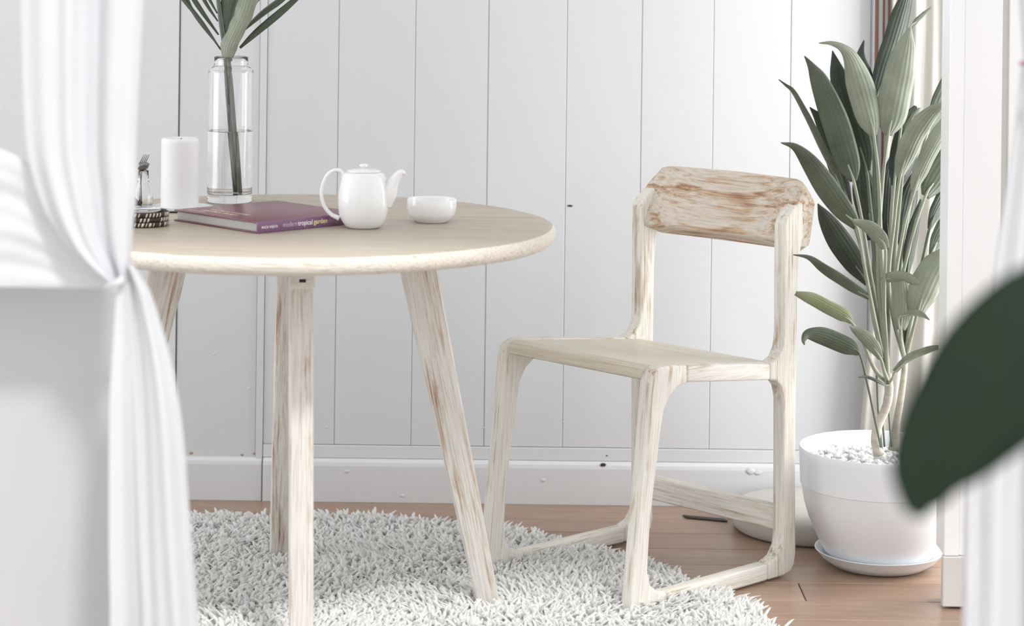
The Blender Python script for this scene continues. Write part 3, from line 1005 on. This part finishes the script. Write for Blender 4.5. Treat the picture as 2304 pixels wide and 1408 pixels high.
obj('fork_head', tube([P(318, 390, YJ + .004), P(316, 381, YJ + .004), P(317, 372, YJ + .004), P(319, 366, YJ + .004)], [.0016, .004, .0055, .005], 10, 10, 0.25), M['steel'], fk)
for k_ in range(4):
    x0 = 312.5 + 4.0 * k_
    obj('tine', tube([P(x0 + 1, 369, YJ + .004), P(x0 + 5.5, 360, YJ + .003), P(x0 + 11.5, 347.5, YJ + .0)], [.0011, .0010, .0006], 6, 8), M['steel'], fk)
sn_ = thing('spoon', P(322, 455, YJ - .006), 'steel spoon with its bowl up, in front of the fork in the jar', 'spoon')
obj('handle', tube([P(318, 460, YJ - .003), P(317, 420, YJ - .004), P(315, 390, YJ - .005), P(314, 382, YJ - .006)], [.002, .0015, .0014, .0016], 8, 12, 0.5), M['steel'], sn_)
sb_p = [P(311, 381, YJ - .006), P(315, 378, YJ - .0065), P(322, 375, YJ - .007), P(330, 371, YJ - .007), P(336, 368.5, YJ - .006)]
obj('spoon_bowl', tube(sb_p, [.0022, .0066, .0078, .0066, .0012], 12, 16, 0.35), M['steel'], sn_)
kn = thing('table_knife', P(318, 470, YJ - .03), 'dark table knife leaning at the foot of the glass jar', 'knife')
obj('blade', tube([P(280, 414, YJ - .020), P(296, 437, YJ - .022), P(303, 447, YJ - .023)], [.0012, .0036, .0034], 8, 10, 0.3), M['steel'], kn)
obj('handle', tube([P(302, 446, YJ - .023), P(312, 459, YJ - .026), P(321, 471, YJ - .029)], [.0034, .0040, .0036], 8, 10, 0.5), M['black'], kn)

# woven coaster ring with a glass lid
wc = P(322, 500, 4.345)
wv_ = thing('woven_basket', (wc.x, wc.y, TZ), 'small dark woven coil basket with pale stitches at the table edge', 'basket')
rB = 0.049
obj('basket_base', lathe([(0, .0008), (rB - .004, .0008), (rB - .004, .004), (0, .004)], (wc.x, wc.y, TZ), 40), M['coil'], wv_)
for lv in range(3):
    zc = TZ + .0055 + lv * .0088
    V, Fc = [], []
    n1, n2 = 48, 8
    for i in range(n1):
        t = 2 * math.pi * i / n1
        for j in range(n2):
            a = 2 * math.pi * j / n2
            r__ = rB - .0046 + .0047 * math.cos(a)
            V.append((wc.x + r__ * math.cos(t), wc.y + r__ * math.sin(t), zc + .0047 * math.sin(a)))
    for i in range(n1):
        for j in range(n2):
            Fc.append((i * n2 + j, ((i + 1) % n1) * n2 + j, ((i + 1) % n1) * n2 + (j + 1) % n2, i * n2 + (j + 1) % n2))
    co_ = obj('coil', (V, Fc), M['coil'], wv_)
    nst = 44
    V, Fc = [], []
    for i in range(nst):
        if random.random() < 0.22: continue
        t = 2 * math.pi * (i + .5 * lv) / nst
        wdt = random.choice((.018, .025, .045)) if lv != 1 else .03
        b0 = len(V)
        for dt in (-wdt, wdt):
            for a in (-.75, 0, .75):
                r__ = rB - .0046 + .0054 * math.cos(a)
                V.append((wc.x + r__ * math.cos(t + dt + a * .03), wc.y + r__ * math.sin(t + dt + a * .03), zc + .0054 * math.sin(a)))
        Fc += [(b0, b0 + 1, b0 + 4, b0 + 3), (b0 + 1, b0 + 2, b0 + 5, b0 + 4)]
    st = obj('stitching', (V, Fc), M['stitch'], co_)
    ms = st.modifiers.new('thread_thickness', 'SOLIDIFY'); ms.thickness = .0008; st['kind'] = 'stuff'
obj('glass_lid', lathe([(0, .0265), (.030, .0265), (.0335, .0285), (.0325, .0315), (.024, .034), (.008, .0352), (0, .0354)], (wc.x, wc.y, TZ), 40), M['glass'], wv_)

# ------------------------------------------------------------------ potted plant
PX, PY = 0.787, 4.86
pot = thing('plant_pot', (PX, PY, 0), 'matte white round pot on a saucer between chair and wall end', 'pot')
pp = [(0.0, 0.016), (0.098, 0.016), (0.104, 0.018), (0.114, 0.030), (0.130, 0.060), (0.148, 0.100), (0.1585, 0.135), (0.1635, 0.166), (0.1640, 0.170), (0.1665, 0.1715), (0.1690, 0.235), (0.1695, 0.246), (0.1680, 0.2485), (0.1650, 0.247), (0.1630, 0.235), (0.1600, 0.205), (0.0, 0.205)]
obj('pot_body', lathe(pp, (PX, PY, 0), 96), M['matte_pot'], pot, angle=50)
sa = thing('saucer', (PX, PY, 0), 'white saucer under the plant pot on the plank floor', 'saucer')
obj('saucer_dish', lathe([(0.0, 0.001), (0.085, 0.001), (0.098, 0.003), (0.120, 0.018), (0.133, 0.0335), (0.1345, 0.0345), (0.1342, 0.0360), (0.1315, 0.0355), (0.117, 0.0225), (0.105, 0.0158), (0.096, 0.0155), (0.0, 0.0155)], (PX, PY, 0), 96), M['matte_pot'], sa)
# pebbles
bm = bmesh.new()
ico = bmesh.new()
bmesh.ops.create_icosphere(ico, subdivisions=1, radius=1)
iv = [v.co.copy() for v in ico.verts]
if_ = [[v.index for v in f.verts] for f in ico.faces]
ico.free()
V, Fc = [], []
for k_ in range(900):
    t, r__ = random.uniform(0, 6.283), 0.158 * math.sqrt(random.random())
    s = random.uniform(.0055, .0085)
    c = Vector((PX + r__ * math.cos(t), PY + r__ * math.sin(t), .209 + random.uniform(0, .012)))
    R_ = Matrix.Rotation(random.uniform(0, 6.28), 3, 'Z') @ Matrix.Rotation(random.uniform(-.6, .6), 3, 'X')
    b0 = len(V)
    for v in iv:
        V.append(c + R_ @ Vector((v.x * s, v.y * s * .8, v.z * s * .65)))
    Fc += [tuple(b0 + i for i in f) for f in if_]
pb = obj('pebbles', (V, Fc), M['pebble'], pot)
pb['kind'] = 'stuff'

pl = thing('dracaena_plant', (PX, PY, .215), 'tall leafy grey-green plant growing in the white pot', 'plant')
YT = 4.85
trunk = [P(1977, 1024, YT - .01), P(1970, 990, YT - .01), P(1976, 955, YT - .01), P(1990, 925, YT - .01), P(1999, 895, YT - .01), P(2000, 868, YT - .01), P(1998, 840, YT - .01)]
obj('stem', tube(trunk, [x_ * YT / F for x_ in (12, 10.5, 10.5, 10, 9.5, 10, 8)], 12, 40), M['trunk'], pl)
trunk2 = [P(2012, 1012, YT + .02), P(2016, 960, YT + .02), P(2026, 900, YT + .02), P(2034, 840, YT + .02), P(2038, 790, YT + .02)]
obj('stem', tube(trunk2, [x_ * YT / F for x_ in (14, 9, 8, 7, 6)], 12, 30), M['trunk'], pl)
S1, S2 = (1998, 862), (2036, 812)
# (path base to tip in photo pixels, half-widths in pixels, depth at base, depth at tip, tilt, material, stem, petiole bends)
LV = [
    ([(1998, 305), (2006, 270), (2022, 190), (2036, 120), (2048, 62)], [9, 34, 37, 28, 3], 4.76, 4.74, 0.15, 'leaf_pale_lit', S1, [(1985, 420), (1976, 620)]),
    ([(1966, 306), (1957, 265), (1937, 190), (1918, 135), (1897, 108), (1870, 97), (1843, 97)], [8, 29, 32, 20, 10, 5, 1], 4.75, 4.72, -0.15, 'leaf_pale_lit', S1, [(1978, 420), (1984, 620)]),
    ([(1968, 250), (1985, 180), (2012, 95), (2034, 20), (2052, -50)], [14, 24, 26, 22, 2], 4.90, 4.95, 0.35, 'leaf_shaded', S1, [(1972, 420), (1985, 640)]),
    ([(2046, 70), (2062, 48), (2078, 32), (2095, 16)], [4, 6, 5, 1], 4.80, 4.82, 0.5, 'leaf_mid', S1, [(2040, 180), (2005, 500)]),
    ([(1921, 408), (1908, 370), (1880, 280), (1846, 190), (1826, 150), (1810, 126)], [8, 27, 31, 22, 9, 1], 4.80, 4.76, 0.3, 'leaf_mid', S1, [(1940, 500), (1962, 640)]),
    ([(1950, 385), (1935, 330), (1905, 240), (1885, 170), (1873, 114)], [8, 28, 32, 20, 1], 4.86, 4.84, 0.5, 'leaf_shaded', S1, [(1960, 480), (1978, 640)]),
    ([(1965, 330), (1953, 250), (1938, 170), (1936, 125), (1944, 90)], [8, 22, 24, 10, 1], 4.92, 4.92, 0.3, 'leaf_shaded', S1, [(1968, 450), (1985, 640)]),
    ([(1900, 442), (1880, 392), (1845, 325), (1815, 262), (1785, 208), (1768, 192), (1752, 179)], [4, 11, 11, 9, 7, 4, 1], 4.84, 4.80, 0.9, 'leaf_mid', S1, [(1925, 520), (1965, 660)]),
    ([(1912, 462), (1893, 410), (1868, 330), (1848, 275), (1822, 241)], [6, 18, 20, 14, 1], 4.88, 4.86, 0.3, 'leaf_shaded', S1, [(1935, 550), (1968, 680)]),
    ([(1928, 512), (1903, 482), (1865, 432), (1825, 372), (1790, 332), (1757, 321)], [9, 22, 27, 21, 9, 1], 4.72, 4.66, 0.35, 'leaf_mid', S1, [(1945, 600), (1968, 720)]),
    ([(1952, 640), (1925, 598), (1890, 545), (1860, 495), (1840, 458)], [6, 23, 27, 18, 1], 4.82, 4.76, 0.2, 'leaf_shaded', S1, [(1962, 700), (1975, 760)]),
    ([(1962, 540), (1955, 480), (1945, 420), (1938, 360)], [10, 26, 28, 6], 4.95, 4.98, 0.2, 'leaf_shaded', S1, [(1970, 620), (1980, 700)]),
    ([(1992, 560), (1978, 535), (1955, 512), (1930, 500), (1918, 494)], [10, 18, 16, 8, 2], 4.70, 4.66, 0.5, 'leaf_pale_lit', S1, [(1990, 640), (1990, 740)]),
    ([(2024, 402), (2036, 360), (2062, 300), (2096, 255), (2127, 229)], [7, 22, 25, 17, 2], 4.74, 4.68, 0.2, 'leaf_pale_lit', S2, [(2012, 500), (2000, 650)]),
    ([(2056, 432), (2068, 396), (2092, 345), (2122, 290), (2150, 240)], [7, 18, 20, 18, 3], 4.70, 4.66, 0.3, 'leaf_pale_lit', S2, [(2032, 520), (2010, 680)]),
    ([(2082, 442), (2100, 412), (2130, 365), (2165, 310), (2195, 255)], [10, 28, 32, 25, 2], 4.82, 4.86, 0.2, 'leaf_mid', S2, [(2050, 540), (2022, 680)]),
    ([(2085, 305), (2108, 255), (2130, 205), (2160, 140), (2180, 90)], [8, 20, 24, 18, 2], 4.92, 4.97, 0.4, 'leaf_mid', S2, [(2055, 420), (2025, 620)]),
    ([(2018, 420), (2030, 370), (2048, 300), (2056, 262), (2060, 238)], [12, 30, 32, 22, 4], 4.90, 4.95, 0.2, 'leaf_shaded', S2, [(2010, 520), (2005, 680)]),
    ([(2040, 320), (2052, 292), (2064, 262), (2070, 242)], [8, 18, 14, 3], 4.87, 4.86, 0.5, 'leaf_pale_lit', S2, [(2025, 450), (2010, 650)]),
    ([(2040, 625), (2046, 575), (2058, 510), (2072, 448)], [6, 15, 14, 2], 4.86, 4.88, 0.4, 'leaf_shaded', S2, [(2036, 680), (2034, 730)]),
    ([(2000, 560), (1996, 500), (2000, 420), (2006, 350)], [8, 20, 22, 4], 4.97, 5.0, 0.3, 'leaf_shaded', S1, [(1998, 640), (1998, 720)]),
    ([(2030, 560), (2036, 500), (2048, 440), (2062, 380)], [8, 20, 22, 5], 4.95, 4.98, 0.3, 'leaf_shaded', S2, [(2030, 640), (2032, 720)]),
    ([(2091, 516), (2104, 482), (2125, 440), (2150, 395)], [5, 15, 17, 3], 4.84, 4.88, 0.5, 'leaf_shaded', S2, [(2075, 590), (2050, 700)]),
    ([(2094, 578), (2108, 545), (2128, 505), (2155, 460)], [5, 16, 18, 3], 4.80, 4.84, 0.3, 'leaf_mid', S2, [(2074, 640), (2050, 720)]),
    ([(2062, 712), (2074, 672), (2096, 620), (2118, 580), (2128, 556)], [16, 33, 36, 24, 3], 4.72, 4.70, 0.2, 'leaf_pale_lit', S2, [(2052, 750), (2044, 780)]),
    ([(1986, 634), (2005, 626), (2030, 622), (2052, 630), (2070, 640)], [9, 14, 12, 10, 1], 4.74, 4.66, 0.4, 'leaf_pale_lit', S1, [(1990, 700), (1994, 780)]),
    ([(2026, 742), (2030, 715), (2032, 680), (2030, 640), (2026, 612)], [12, 20, 22, 18, 3], 4.72, 4.72, 0.1, 'leaf_pale_lit', S2, [(2028, 770), (2032, 790)]),
    ([(2022, 716), (2045, 707), (2070, 706), (2092, 720)], [3, 8, 8, 1], 4.69, 4.67, 0.7, 'leaf_pale_lit', S2, [(2026, 750), (2032, 780)]),
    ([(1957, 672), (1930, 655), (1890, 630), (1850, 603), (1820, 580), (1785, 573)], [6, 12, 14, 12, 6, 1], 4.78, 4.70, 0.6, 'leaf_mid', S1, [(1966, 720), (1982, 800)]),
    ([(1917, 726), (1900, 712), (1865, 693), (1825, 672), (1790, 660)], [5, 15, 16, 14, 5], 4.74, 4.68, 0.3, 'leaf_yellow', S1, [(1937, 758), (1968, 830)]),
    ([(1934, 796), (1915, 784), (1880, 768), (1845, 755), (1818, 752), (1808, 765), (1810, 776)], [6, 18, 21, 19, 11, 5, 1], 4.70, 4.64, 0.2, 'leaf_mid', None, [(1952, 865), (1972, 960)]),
    ([(1982, 808), (1966, 782), (1945, 758), (1925, 742), (1912, 734)], [6, 15, 15, 9, 1], 4.73, 4.68, 0.4, 'leaf_pale_lit', S1, [(1988, 830), (1993, 845)]),
    ([(2014, 836), (2040, 810), (2072, 794), (2105, 783), (2132, 781)], [7, 10, 10, 7, 1], 4.72, 4.66, 0.5, 'leaf_pale_lit', S1, [(2008, 850), (2003, 858)]),
    ([(1990, 866), (1970, 856), (1950, 848), (1932, 849)], [3, 4, 4, 1], 4.76, 4.70, 0.6, 'leaf_shaded', S1, [(1994, 866), (1997, 866)]),
]
for i, (path, hws, ya, yb, tilt, mt, stem, bends) in enumerate(LV):
    nn = len(path)
    pts_ = [P(px, py, ya + (yb - ya) * k_ / (nn - 1)) for k_, (px, py) in enumerate(path)]
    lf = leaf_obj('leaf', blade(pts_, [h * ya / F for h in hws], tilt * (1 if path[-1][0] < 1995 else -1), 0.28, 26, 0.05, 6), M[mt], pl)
    ys = YT if stem == S1 else (YT + .015 if stem == S2 else YT - .02)
    root = stem if stem else (1982, 1005)
    pet = [P(root[0], root[1], ys)] + [P(px, py, ys + (ya - ys) * (0.75 if k_ == 0 else 0.4)) for k_, (px, py) in list(enumerate(bends))[::-1]] + [pts_[0], pts_[1]]
    wpx = [5.5, 5.0, 3.8, 3.3, 1.6] if hws[1] > 12 else [4, 3.4, 2.6, 2.2, 1]
    if stem is None: wpx = [2.6, 2.6, 2.6, 2.4, 1]
    obj('petiole', tube(pet, [x_ * YT / F for x_ in wpx], 8, 26), M['petiole_dark' if mt in ('leaf_shaded',) or stem is None else 'petiole'], lf)
# bare stalks rising from the pot
for a, b_, c_ in (((1984, 1010), (1976, 930), (1972, 840)), ((1990, 1005), (1986, 930), (1996, 860)), ((2006, 1005), (2002, 960), (1998, 900))):
    obj('stalk', tube([P(a[0], a[1], YT + .01), P(b_[0], b_[1], YT + .01), P(c_[0], c_[1], YT + .01)], [.0022, .002, .0018], 8, 12), M['petiole_dark'], pl)

# low stone disc and black strip behind the chair
DX, DY, DR = P(1826, 1185, 5.16).x, 5.160, 0.178
ds = tag(obj('stone_disc', lathe([(0.0, 0.0), (DR - .012, 0.0), (DR - .004, 0.006), (DR, 0.020), (DR, 0.040), (DR - .003, 0.048), (DR - .010, 0.052), (0.0, 0.052)], (DX, DY, 0.0005), 80), M['stone'], angle=50),
         'low round pale grey stone disc on the floor behind the chair', 'stone disc')
k0, k1 = P(1541, 1148, 5.22), P(1632, 1163, 5.19)
bmx = prism([(-.014, 0.0008), (.014, 0.0008), (.012, 0.0035), (-.012, 0.0035)], 0, 0.098, 0.001, 1,
            lambda co: Vector((k0.x + co.x * .95 - co.y * .22, 5.245 - co.x * .3 + co.y * .95, co.z)))
tag(obj('floor_strip', bmx, M['black']), 'thin black strip lying on the floorboards behind the chair', 'strip')

# ------------------------------------------------------------------ foreground rubber plant leaf
YL = 1.42
rp = thing('rubber_plant', (0.50, 1.45, 0), 'dark green broad leaf in the near right foreground, out of focus', 'plant')
mid = [(2074, 1166), (2070, 1132), (2092, 1046), (2165, 945), (2262, 832), (2375, 724), (2490, 640), (2580, 585)]
hws = [10, 48, 96, 134, 160, 150, 95, 10]
leaf_obj('leaf', blade([P(px, py, YL + .002 * k_) for k_, (px, py) in enumerate(mid)], [h * YL / F for h in hws], 0.25, 0.12, 34, 0.0, 8), M['rubber'], rp)
lt = P(2580, 585, YL + .014)
obj('petiole', tube([lt, lt + Vector((.03, .012, .0)), Vector((.50, 1.45, lt.z - .03))], [.003, .003, .004], 8, 14), M['rubber_stem'], rp)
obj('stem', tube([(.50, 1.45, .25), (.505, 1.45, .6), (.50, 1.45, .95), (.51, 1.46, 1.3)], [.011, .010, .008, .006], 10, 24), M['rubber_stem'], rp)
for k_, (dx, dy, dz, z0) in enumerate(((.22, .08, .06, 1.12), (.16, -.16, .05, 1.2), (.2, .12, .1, .86), (.05, .2, .12, 1.25))):
    b0 = Vector((.505, 1.452, z0))
    d_ = Vector((dx, dy, dz))
    lf = leaf_obj('leaf', blade([b0 + d_ * .25, b0 + d_ * .5 + Vector((0, 0, .01)), b0 + d_ * .8, b0 + d_ * 1.05 - Vector((0, 0, .02))], [.006, .036, .04, .003], .9, .12, 20), M['rubber'], rp)
    obj('petiole', tube([b0, b0 + d_ * .12, b0 + d_ * .27], [.003, .003, .002], 8, 8), M['rubber_stem'], lf)
pp2 = thing('planter', (.50, 1.45, -.002), 'grey planter of the foreground rubber plant', 'pot')
obj('planter_body', lathe([(0, 0), (.105, 0), (.112, .01), (.135, .27), (.138, .285), (.130, .287), (.124, .262), (0, .258)], (.50, 1.45, -.0018), 48), M['terracotta'], pp2, angle=50)
